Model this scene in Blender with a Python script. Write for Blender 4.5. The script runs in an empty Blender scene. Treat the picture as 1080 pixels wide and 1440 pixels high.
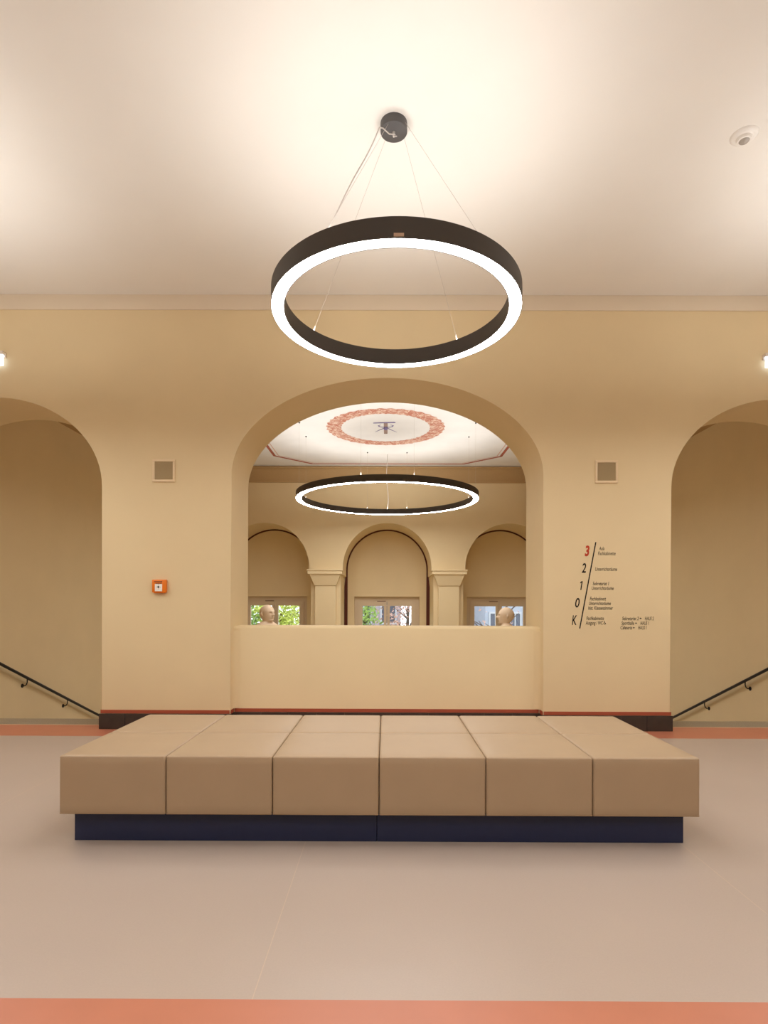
import bpy, bmesh, math, random
from mathutils import Vector, Matrix
from mathutils.geometry import tessellate_polygon

random.seed(7)
PI = math.pi
SC = bpy.context.scene
COL = SC.collection

# ------------------------------------------------------------------ camera
EYE = 1.346
F_PX = 800.0
cam_d = bpy.data.cameras.new('camera')
cam = bpy.data.objects.new('camera', cam_d)
COL.objects.link(cam)
cam_d.sensor_fit = 'VERTICAL'
cam_d.sensor_height = 36.0
cam_d.lens = F_PX / 1440.0 * 36.0
cam_d.shift_y = 130.0 / 1440.0
cam_d.clip_start = 0.05
cam_d.clip_end = 200
YAW, ROLL = math.radians(0.18), math.radians(0.2)
cam.matrix_world = (Matrix.Translation((0, 0, EYE)) @ Matrix.Rotation(YAW, 4, 'Z')
                    @ Matrix.Rotation(PI / 2, 4, 'X') @ Matrix.Rotation(ROLL, 4, 'Z'))
SC.camera = cam
CAM_R = cam.matrix_world.to_3x3()


def ray(px, py):
    return CAM_R @ Vector(((px - 540.0) / F_PX, -(py - 850.0) / F_PX, -1.0))


def on_wall(px, py, y):            # photo pixel -> point on the vertical plane at depth y
    d = ray(px, py)
    t = y / d.y
    return Vector((d.x * t, y, EYE + d.z * t))


def on_level(px, py, z):           # photo pixel -> point on the horizontal plane at height z
    d = ray(px, py)
    t = (z - EYE) / d.z
    return Vector((d.x * t, d.y * t, z))


# ------------------------------------------------------------------ world, exposure
W = bpy.data.worlds.new('overcast_sky')
SC.world = W
W.use_nodes = True
_bg = W.node_tree.nodes['Background']
_bg.inputs['Color'].default_value = (0.86, 0.93, 1.0, 1)
_bg.inputs['Strength'].default_value = 3.0

SC.view_settings.view_transform = 'Standard'
SC.view_settings.look = 'None'
SC.view_settings.gamma = 1.0
SC.view_settings.exposure = -0.08
SC.view_settings.use_curve_mapping = False
SC.cycles.diffuse_bounces = 8
SC.cycles.max_bounces = 14
SC.cycles.use_denoising = True

LAMP_DOWN = 41.0        # radiance of the lower diffuser of the ring lamps
LAMP_UP = 25.5          # radiance of the upper diffuser of the ring lamps
LAMP_COL = (1.0, 0.985, 0.965)

# ------------------------------------------------------------------ materials
MATS = {}


def mat(name, col, rough=0.6, spec=0.4, metal=0.0, noise=0.0, nscale=30.0, bump=0.0, bscale=80.0, detail=4.0, coat=0.0):
    m = bpy.data.materials.new(name)
    m.use_nodes = True
    nt = m.node_tree
    b = nt.nodes['Principled BSDF']
    b.inputs['Base Color'].default_value = (*col, 1)
    b.inputs['Roughness'].default_value = rough
    b.inputs['Metallic'].default_value = metal
    b.inputs['Specular IOR Level'].default_value = spec
    b.inputs['Coat Weight'].default_value = coat
    tc = nt.nodes.new('ShaderNodeTexCoord')
    if noise > 0:
        n = nt.nodes.new('ShaderNodeTexNoise')
        n.inputs['Scale'].default_value = nscale
        n.inputs['Detail'].default_value = detail
        nt.links.new(tc.outputs['Object'], n.inputs['Vector'])
        r = nt.nodes.new('ShaderNodeMapRange')
        r.inputs['From Min'].default_value = 0.3
        r.inputs['From Max'].default_value = 0.7
        r.inputs['To Min'].default_value = 1.0 - noise
        r.inputs['To Max'].default_value = 1.0 + noise
        nt.links.new(n.outputs['Fac'], r.inputs['Value'])
        mx = nt.nodes.new('ShaderNodeVectorMath')
        mx.operation = 'SCALE'
        mx.inputs[0].default_value = col
        nt.links.new(r.outputs['Result'], mx.inputs['Scale'])
        nt.links.new(mx.outputs['Vector'], b.inputs['Base Color'])
    if bump > 0:
        n2 = nt.nodes.new('ShaderNodeTexNoise')
        n2.inputs['Scale'].default_value = bscale
        n2.inputs['Detail'].default_value = 5
        nt.links.new(tc.outputs['Object'], n2.inputs['Vector'])
        bp = nt.nodes.new('ShaderNodeBump')
        bp.inputs['Strength'].default_value = bump
        bp.inputs['Distance'].default_value = 0.004
        nt.links.new(n2.outputs['Fac'], bp.inputs['Height'])
        nt.links.new(bp.outputs['Normal'], b.inputs['Normal'])
    MATS[name] = m
    return m


def emat(name, col, strength):
    m = bpy.data.materials.new(name)
    m.use_nodes = True
    nt = m.node_tree
    nt.nodes.clear()
    e = nt.nodes.new('ShaderNodeEmission')
    e.inputs['Color'].default_value = (*col, 1)
    e.inputs['Strength'].default_value = strength
    o = nt.nodes.new('ShaderNodeOutputMaterial')
    nt.links.new(e.outputs[0], o.inputs[0])
    MATS[name] = m
    return m


mat('wall_paint', (0.77, 0.63, 0.39), 0.75, 0.25, noise=0.02, nscale=1.6, bump=0.05, bscale=25)
mat('ceiling_paint', (0.82, 0.795, 0.745), 0.85, 0.2, noise=0.012, nscale=2.0)
mat('hall_ceiling_paint', (0.80, 0.785, 0.76), 0.85, 0.2, noise=0.035, nscale=2.2)
mat('band_paint', (0.74, 0.64, 0.50), 0.8, 0.2, noise=0.012, nscale=2.0)
mat('dark_ochre', (0.50, 0.34, 0.17), 0.8, 0.2, noise=0.02)  # browner and darker than the walls; hall cornice and both stair ceilings
mat('terracotta_lino', (0.50, 0.175, 0.10), 0.38, 1.0, noise=0.03, nscale=6)
mat('terrazzo', (0.29, 0.24, 0.17), 0.5, 0.4, noise=0.25, nscale=90)
mat('skirting_tile', (0.040, 0.026, 0.019), 0.35, 0.5, noise=0.15, nscale=14)
mat('mortar', (0.10, 0.07, 0.055), 0.9, 0.2)
mat('red_paint', (0.36, 0.075, 0.035), 0.6, 0.3, noise=0.05, nscale=8)
mat('dark_red_paint', (0.10, 0.022, 0.012), 0.6, 0.3)
mat('tan_leather', (0.40, 0.29, 0.185), 0.48, 0.35, noise=0.02, nscale=5, bump=0.06, bscale=260)
mat('tan_piping', (0.36, 0.24, 0.135), 0.5, 0.35)
mat('navy_laminate', (0.012, 0.018, 0.060), 0.42, 0.4, noise=0.03)
mat('dark_metal', (0.060, 0.050, 0.043), 0.5, 0.4)
mat('canopy_metal', (0.085, 0.080, 0.080), 0.5, 0.4)
mat('wire_steel', (0.55, 0.50, 0.45), 0.35, 0.5, metal=0.6)
mat('cable_clear', (0.62, 0.58, 0.54), 0.35, 0.5)
mat('gripper_nickel', (0.85, 0.82, 0.78), 0.3, 0.5, metal=0.3)
mat('black_steel', (0.006, 0.005, 0.007), 0.42, 0.4)
mat('cream_plastic', (0.80, 0.64, 0.42), 0.5, 0.4)
mat('grille_mesh', (0.47, 0.36, 0.205), 0.7, 0.3)
mat('grille_hole', (0.33, 0.25, 0.135), 0.9, 0.1)
mat('orange_plastic', (0.80, 0.19, 0.004), 0.4, 0.5)
mat('white_plastic', (0.86, 0.84, 0.80), 0.45, 0.4)
mat('pale_plastic', (0.83, 0.76, 0.67), 0.45, 0.4)
mat('lens_grey', (0.42, 0.39, 0.35), 0.25, 0.5)
mat('black_print', (0.012, 0.008, 0.006), 0.6, 0.2)
mat('brown_print', (0.030, 0.015, 0.008), 0.6, 0.2)
mat('red_print', (0.50, 0.055, 0.025), 0.6, 0.2)
mat('sticker', (0.60, 0.44, 0.33), 0.5, 0.3)
mat('plaster_bust', (0.72, 0.56, 0.40), 0.6, 0.35, noise=0.03, nscale=14)
mat('stone_pedestal', (0.50, 0.42, 0.33), 0.6, 0.3, noise=0.08, nscale=12)
mat('window_paint', (0.66, 0.54, 0.39), 0.45, 0.4)
mat('line_red', (0.42, 0.13, 0.085), 0.8, 0.2, noise=0.12, nscale=12)
mat('line_pink', (0.66, 0.40, 0.31), 0.8, 0.2, noise=0.1, nscale=12)
mat('emblem_violet', (0.21, 0.17, 0.34), 0.8, 0.2, noise=0.15, nscale=8)
mat('emblem_brown', (0.33, 0.23, 0.19), 0.8, 0.2, noise=0.2, nscale=8)
mat('stone_step', (0.56, 0.49, 0.38), 0.55, 0.4, noise=0.1, nscale=60)
mat('bark', (0.10, 0.08, 0.075), 0.9, 0.1, noise=0.3, nscale=12)
mat('leaf_yellow', (0.52, 0.60, 0.13), 0.6, 0.3, noise=0.35, nscale=5)
mat('leaf_green', (0.24, 0.38, 0.08), 0.6, 0.3, noise=0.35, nscale=5)
mat('leaf_pink', (0.50, 0.30, 0.24), 0.6, 0.3, noise=0.35, nscale=5)
mat('facade_pale', (0.40, 0.43, 0.52), 0.8, 0.2, noise=0.06, nscale=1.5)
mat('facade_brown', (0.36, 0.30, 0.34), 0.8, 0.2, noise=0.06, nscale=1.5)
mat('far_glass', (0.08, 0.09, 0.13), 0.15, 0.5)
mat('far_frame', (0.52, 0.53, 0.58), 0.6, 0.3)
mat('roof_tile', (0.25, 0.11, 0.09), 0.8, 0.2, noise=0.1)
mat('lawn', (0.12, 0.17, 0.06), 0.9, 0.1, noise=0.3, nscale=3)
emat('lamp_down', LAMP_COL, LAMP_DOWN)
emat('lamp_up', LAMP_COL, LAMP_UP)
emat('sign_glow', (0.80, 0.87, 1.0), 2.0)


def glass_material():
    m = bpy.data.materials.new('window_glass')
    m.use_nodes = True
    nt = m.node_tree
    nt.nodes.clear()
    t = nt.nodes.new('ShaderNodeBsdfTransparent')
    g = nt.nodes.new('ShaderNodeBsdfGlossy')
    g.inputs['Roughness'].default_value = 0.02
    x = nt.nodes.new('ShaderNodeMixShader')
    x.inputs[0].default_value = 0.05
    o = nt.nodes.new('ShaderNodeOutputMaterial')
    nt.links.new(t.outputs[0], x.inputs[1])
    nt.links.new(g.outputs[0], x.inputs[2])
    nt.links.new(x.outputs[0], o.inputs[0])
    MATS['window_glass'] = m


glass_material()


def floor_material():
    m = mat('grey_lino', (0.44, 0.36, 0.305), 0.38, 1.0)
    nt = m.node_tree
    b = nt.nodes['Principled BSDF']
    tc = nt.nodes.new('ShaderNodeTexCoord')
    n1 = nt.nodes.new('ShaderNodeTexNoise')
    n1.inputs['Scale'].default_value = 140
    n1.inputs['Detail'].default_value = 6
    n2 = nt.nodes.new('ShaderNodeTexNoise')
    n2.inputs['Scale'].default_value = 1.3
    n2.inputs['Detail'].default_value = 3
    nt.links.new(tc.outputs['Object'], n1.inputs['Vector'])
    nt.links.new(tc.outputs['Object'], n2.inputs['Vector'])
    ad = nt.nodes.new('ShaderNodeMath')
    ad.operation = 'ADD'
    nt.links.new(n1.outputs['Fac'], ad.inputs[0])
    nt.links.new(n2.outputs['Fac'], ad.inputs[1])
    mr = nt.nodes.new('ShaderNodeMapRange')
    mr.inputs['From Min'].default_value = 0.6
    mr.inputs['From Max'].default_value = 1.4
    mr.inputs['To Min'].default_value = 0.95
    mr.inputs['To Max'].default_value = 1.05
    nt.links.new(ad.outputs[0], mr.inputs['Value'])
    sc = nt.nodes.new('ShaderNodeVectorMath')
    sc.operation = 'SCALE'
    sc.inputs[0].default_value = (0.44, 0.36, 0.305)
    nt.links.new(mr.outputs['Result'], sc.inputs['Scale'])
    # welded seams between the sheets every 2.12 m
    sx = nt.nodes.new('ShaderNodeSeparateXYZ')
    nt.links.new(tc.outputs['Object'], sx.inputs[0])
    a = nt.nodes.new('ShaderNodeMath')
    a.operation = 'ADD'
    a.inputs[1].default_value = 0.452 + 2.12 * 10
    nt.links.new(sx.outputs['X'], a.inputs[0])
    md = nt.nodes.new('ShaderNodeMath')
    md.operation = 'MODULO'
    md.inputs[1].default_value = 2.12
    nt.links.new(a.outputs[0], md.inputs[0])
    lt = nt.nodes.new('ShaderNodeMath')
    lt.operation = 'LESS_THAN'
    lt.inputs[1].default_value = 0.0035
    nt.links.new(md.outputs[0], lt.inputs[0])
    mf = nt.nodes.new('ShaderNodeMath')
    mf.operation = 'MULTIPLY'
    mf.inputs[1].default_value = 0.55
    nt.links.new(lt.outputs[0], mf.inputs[0])
    mx = nt.nodes.new('ShaderNodeMix')
    mx.data_type = 'RGBA'
    nt.links.new(mf.outputs[0], mx.inputs['Factor'])
    nt.links.new(sc.outputs['Vector'], mx.inputs['A'])
    mx.inputs['B'].default_value = (0.60, 0.46, 0.33, 1)
    nt.links.new(mx.outputs['Result'], b.inputs['Base Color'])


floor_material()


def wreath_material():
    m = mat('wreath_paint', (0.6, 0.25, 0.17), 0.85, 0.2)
    nt = m.node_tree
    b = nt.nodes['Principled BSDF']
    tc = nt.nodes.new('ShaderNodeTexCoord')
    v = nt.nodes.new('ShaderNodeTexNoise')
    v.inputs['Scale'].default_value = 16
    v.inputs['Detail'].default_value = 5
    v.inputs['Distortion'].default_value = 1.2
    nt.links.new(tc.outputs['Object'], v.inputs['Vector'])
    r = nt.nodes.new('ShaderNodeValToRGB')
    r.color_ramp.elements[0].position = 0.44
    r.color_ramp.elements[0].color = (0.50, 0.19, 0.13, 1)
    r.color_ramp.elements[1].position = 0.62
    r.color_ramp.elements[1].color = (0.76, 0.58, 0.46, 1)
    nt.links.new(v.outputs['Fac'], r.inputs[0])
    nt.links.new(r.outputs[0], b.inputs['Base Color'])


wreath_material()


# ------------------------------------------------------------------ helpers
def link(name, me, m, parent=None, loc=(0, 0, 0), rot=(0, 0, 0)):
    o = bpy.data.objects.new(name, me)
    COL.objects.link(o)
    if m is not None and not me.materials:
        me.materials.append(MATS[m])
    o.location = loc
    o.rotation_euler = rot
    o.parent = parent
    return o


def empty(name, loc=(0, 0, 0), rotz=0.0):
    o = bpy.data.objects.new(name, None)
    COL.objects.link(o)
    o.empty_display_size = 0.05
    o.location = loc
    o.rotation_euler = (0, 0, rotz)
    return o


def tag(o, label, cat, group=None):
    o['label'] = label
    o['category'] = cat
    if group:
        o['group'] = group
    return o


def struct(o):
    o['kind'] = 'structure'
    return o


def bm_mesh(bm, name, smooth=None):
    me = bpy.data.meshes.new(name)
    bmesh.ops.recalc_face_normals(bm, faces=bm.faces)
    bm.to_mesh(me)
    bm.free()
    if smooth is not None:
        me.shade_smooth()
        me.set_sharp_from_angle(angle=math.radians(smooth))
    return me


def add_box(bm, x0, x1, y0, y1, z0, z1):
    vs = [bm.verts.new((x, y, z)) for x in (x0, x1) for y in (y0, y1) for z in (z0, z1)]
    for f in ((0, 1, 3, 2), (4, 6, 7, 5), (0, 4, 5, 1), (2, 3, 7, 6), (0, 2, 6, 4), (1, 5, 7, 3)):
        bm.faces.new([vs[i] for i in f])
    return vs


def box_mesh(name, x0, x1, y0, y1, z0, z1, bevel=0.0, seg=2):
    bm = bmesh.new()
    add_box(bm, x0, x1, y0, y1, z0, z1)
    if bevel > 0:
        bmesh.ops.bevel(bm, geom=bm.edges[:], offset=bevel, segments=seg, profile=0.5, affect='EDGES')
        return bm_mesh(bm, name, 40)
    return bm_mesh(bm, name)


def boxes_mesh(name, boxes, bevel=0.0):
    bm = bmesh.new()
    for b in boxes:
        add_box(bm, *b)
    if bevel > 0:
        bmesh.ops.bevel(bm, geom=bm.edges[:], offset=bevel, segments=2, profile=0.5, affect='EDGES')
        return bm_mesh(bm, name, 40)
    return bm_mesh(bm, name)


def add_tube(bm, pts, r, seg=8, cap=True):
    pts = [Vector(p) for p in pts]
    rings = []
    n = len(pts)
    prev = None
    for i, p in enumerate(pts):
        t = (pts[min(i + 1, n - 1)] - pts[max(i - 1, 0)]).normalized()
        if prev is None:
            a = Vector((0, 0, 1)) if abs(t.z) < 0.9 else Vector((1, 0, 0))
            u = t.cross(a).normalized()
        else:
            u = (prev - t * prev.dot(t)).normalized()
        prev = u
        w = t.cross(u)
        rr = r[i] if isinstance(r, (list, tuple)) else r
        rings.append([bm.verts.new(p + (u * math.cos(2 * PI * k / seg) + w * math.sin(2 * PI * k / seg)) * rr) for k in range(seg)])
    for a, b in zip(rings, rings[1:]):
        for k in range(seg):
            bm.faces.new((a[k], a[(k + 1) % seg], b[(k + 1) % seg], b[k]))
    if cap:
        bm.faces.new(rings[0][::-1])
        bm.faces.new(rings[-1])


def tube_mesh(name, pts, r, seg=8):
    bm = bmesh.new()
    add_tube(bm, pts, r, seg)
    return bm_mesh(bm, name, 50)


def lathe_mesh(name, prof, seg=48, smooth=35, closed=False):
    """prof: list of (r, z); revolves about z. closed joins last to first (ring section)."""
    bm = bmesh.new()
    rows = []
    for r, z in prof:
        if r < 1e-6:
            rows.append([bm.verts.new((0, 0, z))])
        else:
            rows.append([bm.verts.new((r * math.cos(2 * PI * k / seg), r * math.sin(2 * PI * k / seg), z)) for k in range(seg)])
    pairs = list(zip(rows, rows[1:]))
    if closed:
        pairs.append((rows[-1], rows[0]))
    for a, b in pairs:
        for k in range(seg):
            k2 = (k + 1) % seg
            if len(a) == 1 and len(b) == 1:
                continue
            if len(a) == 1:
                bm.faces.new((a[0], b[k], b[k2]))
            elif len(b) == 1:
                bm.faces.new((a[k], a[k2], b[0]))
            else:
                bm.faces.new((a[k], a[k2], b[k2], b[k]))
    return bm_mesh(bm, name, smooth)


def prism_xz(name, outline, y0, y1, bevel=0.0, smooth=35):
    """outline: (x, z) polygon, extruded from y0 (room side) to y1."""
    bm = bmesh.new()
    a = [bm.verts.new((x, y0, z)) for x, z in outline]
    b = [bm.verts.new((x, y1, z)) for x, z in outline]
    f0 = bm.faces.new(a)
    f1 = bm.faces.new(b[::-1])
    n = len(a)
    for i in range(n):
        bm.faces.new((a[i], b[i], b[(i + 1) % n], a[(i + 1) % n]))
    if bevel > 0:
        ed = [e for e in f0.edges]
        ed = [e for e in ed if e.calc_length() > 0]
        bmesh.ops.bevel(bm, geom=ed, offset=bevel, segments=3, profile=0.5, affect='EDGES')
    for f in [f for f in bm.faces if len(f.verts) > 6]:
        vv = list(f.verts)
        tris = tessellate_polygon([[v.co for v in vv]])
        bm.faces.remove(f)
        for t in tris:
            bm.faces.new([vv[i] for i in t])
    return bm_mesh(bm, name, smooth)


def arch_pts(cx, a, b, spring, n=40, left_to_right=True):
    pts = [(cx - a * math.cos(PI * k / n), spring + b * math.sin(PI * k / n)) for k in range(n + 1)]
    return pts if left_to_right else pts[::-1]


# ------------------------------------------------------------------ main dimensions
HC = 4.66               # ceiling
YW = 6.10               # face of the arcade wall
YB = 6.84               # its back
YP = 6.215              # face of the parapet in the middle arch
JX = 1.672              # half width of the middle arch
PX = 3.052              # outer edge of the piers
SX = 5.35               # stair side wall
RX = 7.6                # room half width
YR = -4.6               # rear wall of the room
LAND = -1.70            # landing of the stair hall
YA = 13.8               # face of the arcade at the far end of the hall
YN = 15.0               # back of the niches
XO = 0.012

# ------------------------------------------------------------------ structure
# floor
o = link('floor', boxes_mesh('floor', [(-RX, RX, YR, 1.36, -0.2, 0), (-RX, RX, 1.935, 5.765, -0.2, 0)]), 'grey_lino')
struct(o)
o = link('trim_1', box_mesh('trim_1', -RX, RX, 1.36, 1.935, -0.2, 0), 'terracotta_lino')
struct(o)
o = link('trim_2', boxes_mesh('trim_2', [(-RX, RX, 5.765, 6.302, -0.2, 0)]), 'terracotta_lino')
struct(o)
o = link('trim_3', box_mesh('trim_3', -SX, -PX, 6.302, 6.63, -0.2, 0.0), 'terrazzo')
struct(o)
o = link('trim_4', box_mesh('trim_4', PX, SX, 6.302, 6.63, -0.2, 0.0), 'terrazzo')
struct(o)
# a pale weld line where the terracotta meets the terrazzo
o = link('trim_5', boxes_mesh('trim_5', [(-SX, -PX, 6.296, 6.304, -0.05, 0.0008), (PX, SX, 6.296, 6.304, -0.05, 0.0008)]), 'cream_plastic')
struct(o)

# ceiling of the room
struct(link('ceiling', box_mesh('ceiling', -RX - 0.2, RX + 0.2, YR - 0.2, YB, HC, HC + 0.2), 'ceiling_paint'))

# rear and side walls of the room
struct(link('wall_rear', box_mesh('wall_rear', -RX - 0.2, RX + 0.2, YR - 0.2, YR, -0.2, HC), 'wall_paint'))
struct(link('wall_left', box_mesh('wall_left', -RX - 0.2, -RX, YR, YB, -0.2, HC), 'wall_paint'))
struct(link('wall_right', box_mesh('wall_right', RX, RX + 0.2, YR, YB, -0.2, HC), 'wall_paint'))

# arcade wall with the wide middle arch and the two stair arches
SA, SB, SSP, SCX = 1.149, 0.952, 2.604, 4.201
out = [(-RX, -0.2), (-RX, HC), (RX, HC), (RX, -0.2)]
out += [(SCX + SA, -0.2)] + arch_pts(SCX, SA, SB, SSP, 40, False) + [(PX, -0.2)]
out += [(JX + XO, -0.2)] + arch_pts(XO, JX, 1.045, 2.73, 56, False) + [(-JX + XO, -0.2)]
out += [(-PX, -0.2)] + arch_pts(-SCX, SA, SB, SSP, 40, False) + [(-SCX - SA, -0.2)]
struct(link('wall_front', prism_xz('wall_front', out, YW, YB, bevel=0.012), 'wall_paint'))
# ceiling-coloured strip at the top of that wall
struct(link('trim_7', box_mesh('trim_7', -RX, RX, YW - 0.012, YW, 4.497, HC, 0.004), 'band_paint'))

# parapet in the middle arch, with a rounded top
bm = bmesh.new()
vs = add_box(bm, -JX + XO, JX + XO, YP, YB - 0.25, -0.1, 1.105)
ed = [e for e in bm.edges if all(abs(v.co.z - 1.105) < 1e-4 for v in e.verts) and abs(e.verts[0].co.y - e.verts[1].co.y) < 1e-4]
bmesh.ops.bevel(bm, geom=ed, offset=0.03, segments=4, profile=0.5, affect='EDGES')
struct(link('wall_parapet', bm_mesh(bm, 'wall_parapet', 40), 'wall_paint'))
# plaster fillets where the parapet meets the jambs
for nm, sx in (('trim_8', -1), ('trim_9', 1)):
    xj = sx * JX + XO
    bm = bmesh.new()
    n = 6
    R = 0.07
    prof = [(xj, YP)] + [(xj - sx * R * (1 - math.sin(PI / 2 * k / n)), YP - R * (1 - math.cos(PI / 2 * k / n))) for k in range(n + 1)]
    rows = []
    for z in (0.21, 1.06):
        rows.append([bm.verts.new((x, y, z)) for x, y in prof])
    m_ = len(prof)
    for i in range(m_):
        bm.faces.new((rows[0][i], rows[0][(i + 1) % m_], rows[1][(i + 1) % m_], rows[1][i]))
    bm.faces.new(rows[0])
    bm.faces.new(rows[1][::-1])
    struct(link(nm, bm_mesh(bm, nm, 40), 'wall_paint'))


# skirtings: dark tiles with a red painted band above them
def skirting(name, x0, x1, y):
    root = link(name, box_mesh(name, x0 + 0.002, x1 - 0.002, y - 0.010, y, 0, 0.163), 'mortar')
    struct(root)
    n = max(1, round((x1 - x0) / 0.30))
    w = (x1 - x0) / n
    tm = box_mesh('tile', -w / 2 + 0.0015, w / 2 - 0.0015, -0.020, -0.009, 0.002, 0.166, 0.0015, 1)
    tm.materials.append(MATS['skirting_tile'])
    for k in range(n):
        link('tile', tm, None, root, (x0 + w * (k + 0.5), y, 0))
    link('painted_band', box_mesh('painted_band', x0 + 0.012, x1 - 0.012, y - 0.004, y, 0.167, 0.205), 'red_paint', root)


skirting('baseboard_left', -PX - 0.018, -JX + XO + 0.0, YW)
skirting('baseboard_right', JX + XO, PX + 0.018, YW)
skirting('baseboard_middle', -JX + XO, JX + XO, YP)
bmid = bpy.data.objects['baseboard_middle']
for sx in (-1, 1):
    xj = sx * JX + XO
    xa, xb = sorted((xj, xj - sx * 0.012))
    link('tile', box_mesh('tile', xa, xb, YW - 0.018, YP - 0.022, 0.002, 0.166), 'skirting_tile', bmid)
    xa, xb = sorted((xj, xj - sx * 0.004))
    link('painted_band', box_mesh('painted_band', xa, xb, YW - 0.002, YP - 0.004, 0.167, 0.205), 'red_paint', bmid)

# stair hall
struct(link('floor_landing', boxes_mesh('floor_landing', [(-SX, SX, 6.63, YN + 0.3, LAND - 0.2, LAND)]), 'stone_step'))
struct(link('wall_hall_left', box_mesh('wall_hall_left', -SX - 0.25, -SX, YB, YN + 0.3, LAND - 0.2, HC), 'wall_paint'))
struct(link('wall_hall_right', box_mesh('wall_hall_right', SX, SX + 0.25, YB, YN + 0.3, LAND - 0.2, HC), 'wall_paint'))
for nm, xa, xb in (('wall_stair_left', -PX, -PX + 0.22), ('wall_stair_right', PX - 0.22, PX)):
    bm = bmesh.new()
    prof = [(YB, LAND), (YB, 0.85), (10.33, LAND + 0.95), (10.33, LAND)]
    r0 = [bm.verts.new((xa, y, z)) for y, z in prof]
    r1 = [bm.verts.new((xb, y, z)) for y, z in prof]
    bm.faces.new(r0)
    bm.faces.new(r1[::-1])
    for j in range(4):
        bm.faces.new((r0[j], r1[j], r1[(j + 1) % 4], r0[(j + 1) % 4]))
    struct(link(nm, bm_mesh(bm, nm), 'wall_paint'))
struct(link('wall_well_front', boxes_mesh('wall_well_front', [(-SX, SX, 6.43, 6.63, LAND, -0.2)]), 'wall_paint'))
struct(link('ceiling_stair_left', box_mesh('ceiling_stair_left', -SX, -3.35, YB, YA, 4.30, HC + 0.2), 'dark_ochre'))
struct(link('ceiling_stair_right', box_mesh('ceiling_stair_right', 3.35, SX, YB, YA, 4.30, HC + 0.2), 'dark_ochre'))
struct(link('ceiling_hall', box_mesh('ceiling_hall', -3.35, 3.35, YB, YA + 0.1, HC, HC + 0.2), 'hall_ceiling_paint'))

# far arcade: three round niches between piers
AR, ASP, APITCH, AXO = 1.075, 2.245, 2.97, 0.03
top = HC + 0.2
out = [(-SX, LAND), (-SX, top), (SX, top), (SX, LAND)]
for k in (1, 0, -1):
    c = AXO + k * APITCH
    e = 0.05
    out += [(c + AR + e, LAND), (c + AR + e, 2.07), (c + AR, 2.07)] + arch_pts(c, AR, AR, ASP, 40, False) + [(c - AR, 2.07), (c - AR - e, 2.07), (c - AR - e, LAND)]
struct(link('wall_far', prism_xz('wall_far', out, YA, YN), 'wall_paint'))
# dark red line painted round each niche
for i, k in enumerate((-1, 0, 1)):
    c = AXO + k * APITCH
    bm = bmesh.new()
    outer = [(c - AR - 0.05, LAND)] + [(c - AR - 0.05, 1.8)] + arch_pts(c, AR + 0.0, AR, ASP, 40) + [(c + AR + 0.05, 1.8), (c + AR + 0.05, LAND)]
    r2 = AR - 0.038
    inner = [(c - r2 - 0.05 + 0.038 * 0, LAND), (c - r2 - 0.0, 1.8)] + arch_pts(c, r2, r2, ASP, 40) + [(c + r2, 1.8), (c + r2 + 0.05, LAND)]
    inner[0] = (c - r2, LAND)
    inner[-1] = (c + r2, LAND)
    o1 = [bm.verts.new((x, YN - 0.006, z)) for x, z in outer]
    i1 = [bm.verts.new((x, YN - 0.006, z)) for x, z in inner]
    o2 = [bm.verts.new((x, YN + 0.004, z)) for x, z in outer]
    i2 = [bm.verts.new((x, YN + 0.004, z)) for x, z in inner]
    for j in range(len(outer) - 1):
        bm.faces.new((o1[j], o1[j + 1], i1[j + 1], i1[j]))
        bm.faces.new((i1[j], i1[j + 1], i2[j + 1], i2[j]))
    struct(link('trim_%d' % (10 + i), bm_mesh(bm, 'trim', 40), 'dark_red_paint'))

# back of the niches, with a window opening in each
WH, WTOP, WSILL = 0.862, 1.552, -0.75
bx = []
cs = [AXO + k * APITCH for k in (-1, 0, 1)]
xs = [-SX] + sum([[c - WH, c + WH] for c in cs], []) + [SX]
for j in range(0, 8, 2):
    bx.append((xs[j], xs[j + 1], YN, YN + 0.3, LAND - 0.2, HC))
for c in cs:
    bx.append((c - WH, c + WH, YN, YN + 0.3, WTOP, HC))
    bx.append((c - WH, c + WH, YN, YN + 0.3, LAND - 0.2, WSILL))
struct(link('wall_niches', boxes_mesh('wall_niches', bx), 'wall_paint'))

# cornice of the hall: cove over a small bead
bm = bmesh.new()
prof = [(0, 4.295), (-0.035, 4.295), (-0.035, 4.345), (-0.02, 4.35), (-0.02, 4.37)]
prof += [(-0.02 - 0.16 * (1 - math.cos(PI / 2 * k / 8)), 4.37 + 0.24 * math.sin(PI / 2 * k / 8)) for k in range(1, 9)]
prof += [(-0.20, 4.612), (-0.20, 4.645), (0, 4.645)]
rows = [[bm.verts.new((x, YA + p, z)) for p, z in prof] for x in (-3.35, 3.35)]
for j in range(len(prof)):
    j2 = (j + 1) % len(prof)
    bm.faces.new((rows[0][j], rows[0][j2], rows[1][j2], rows[1][j]))
bm.faces.new(rows[0])
bm.faces.new(rows[1][::-1])
struct(link('trim_13', bm_mesh(bm, 'trim_13', 25), 'dark_ochre'))


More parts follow.
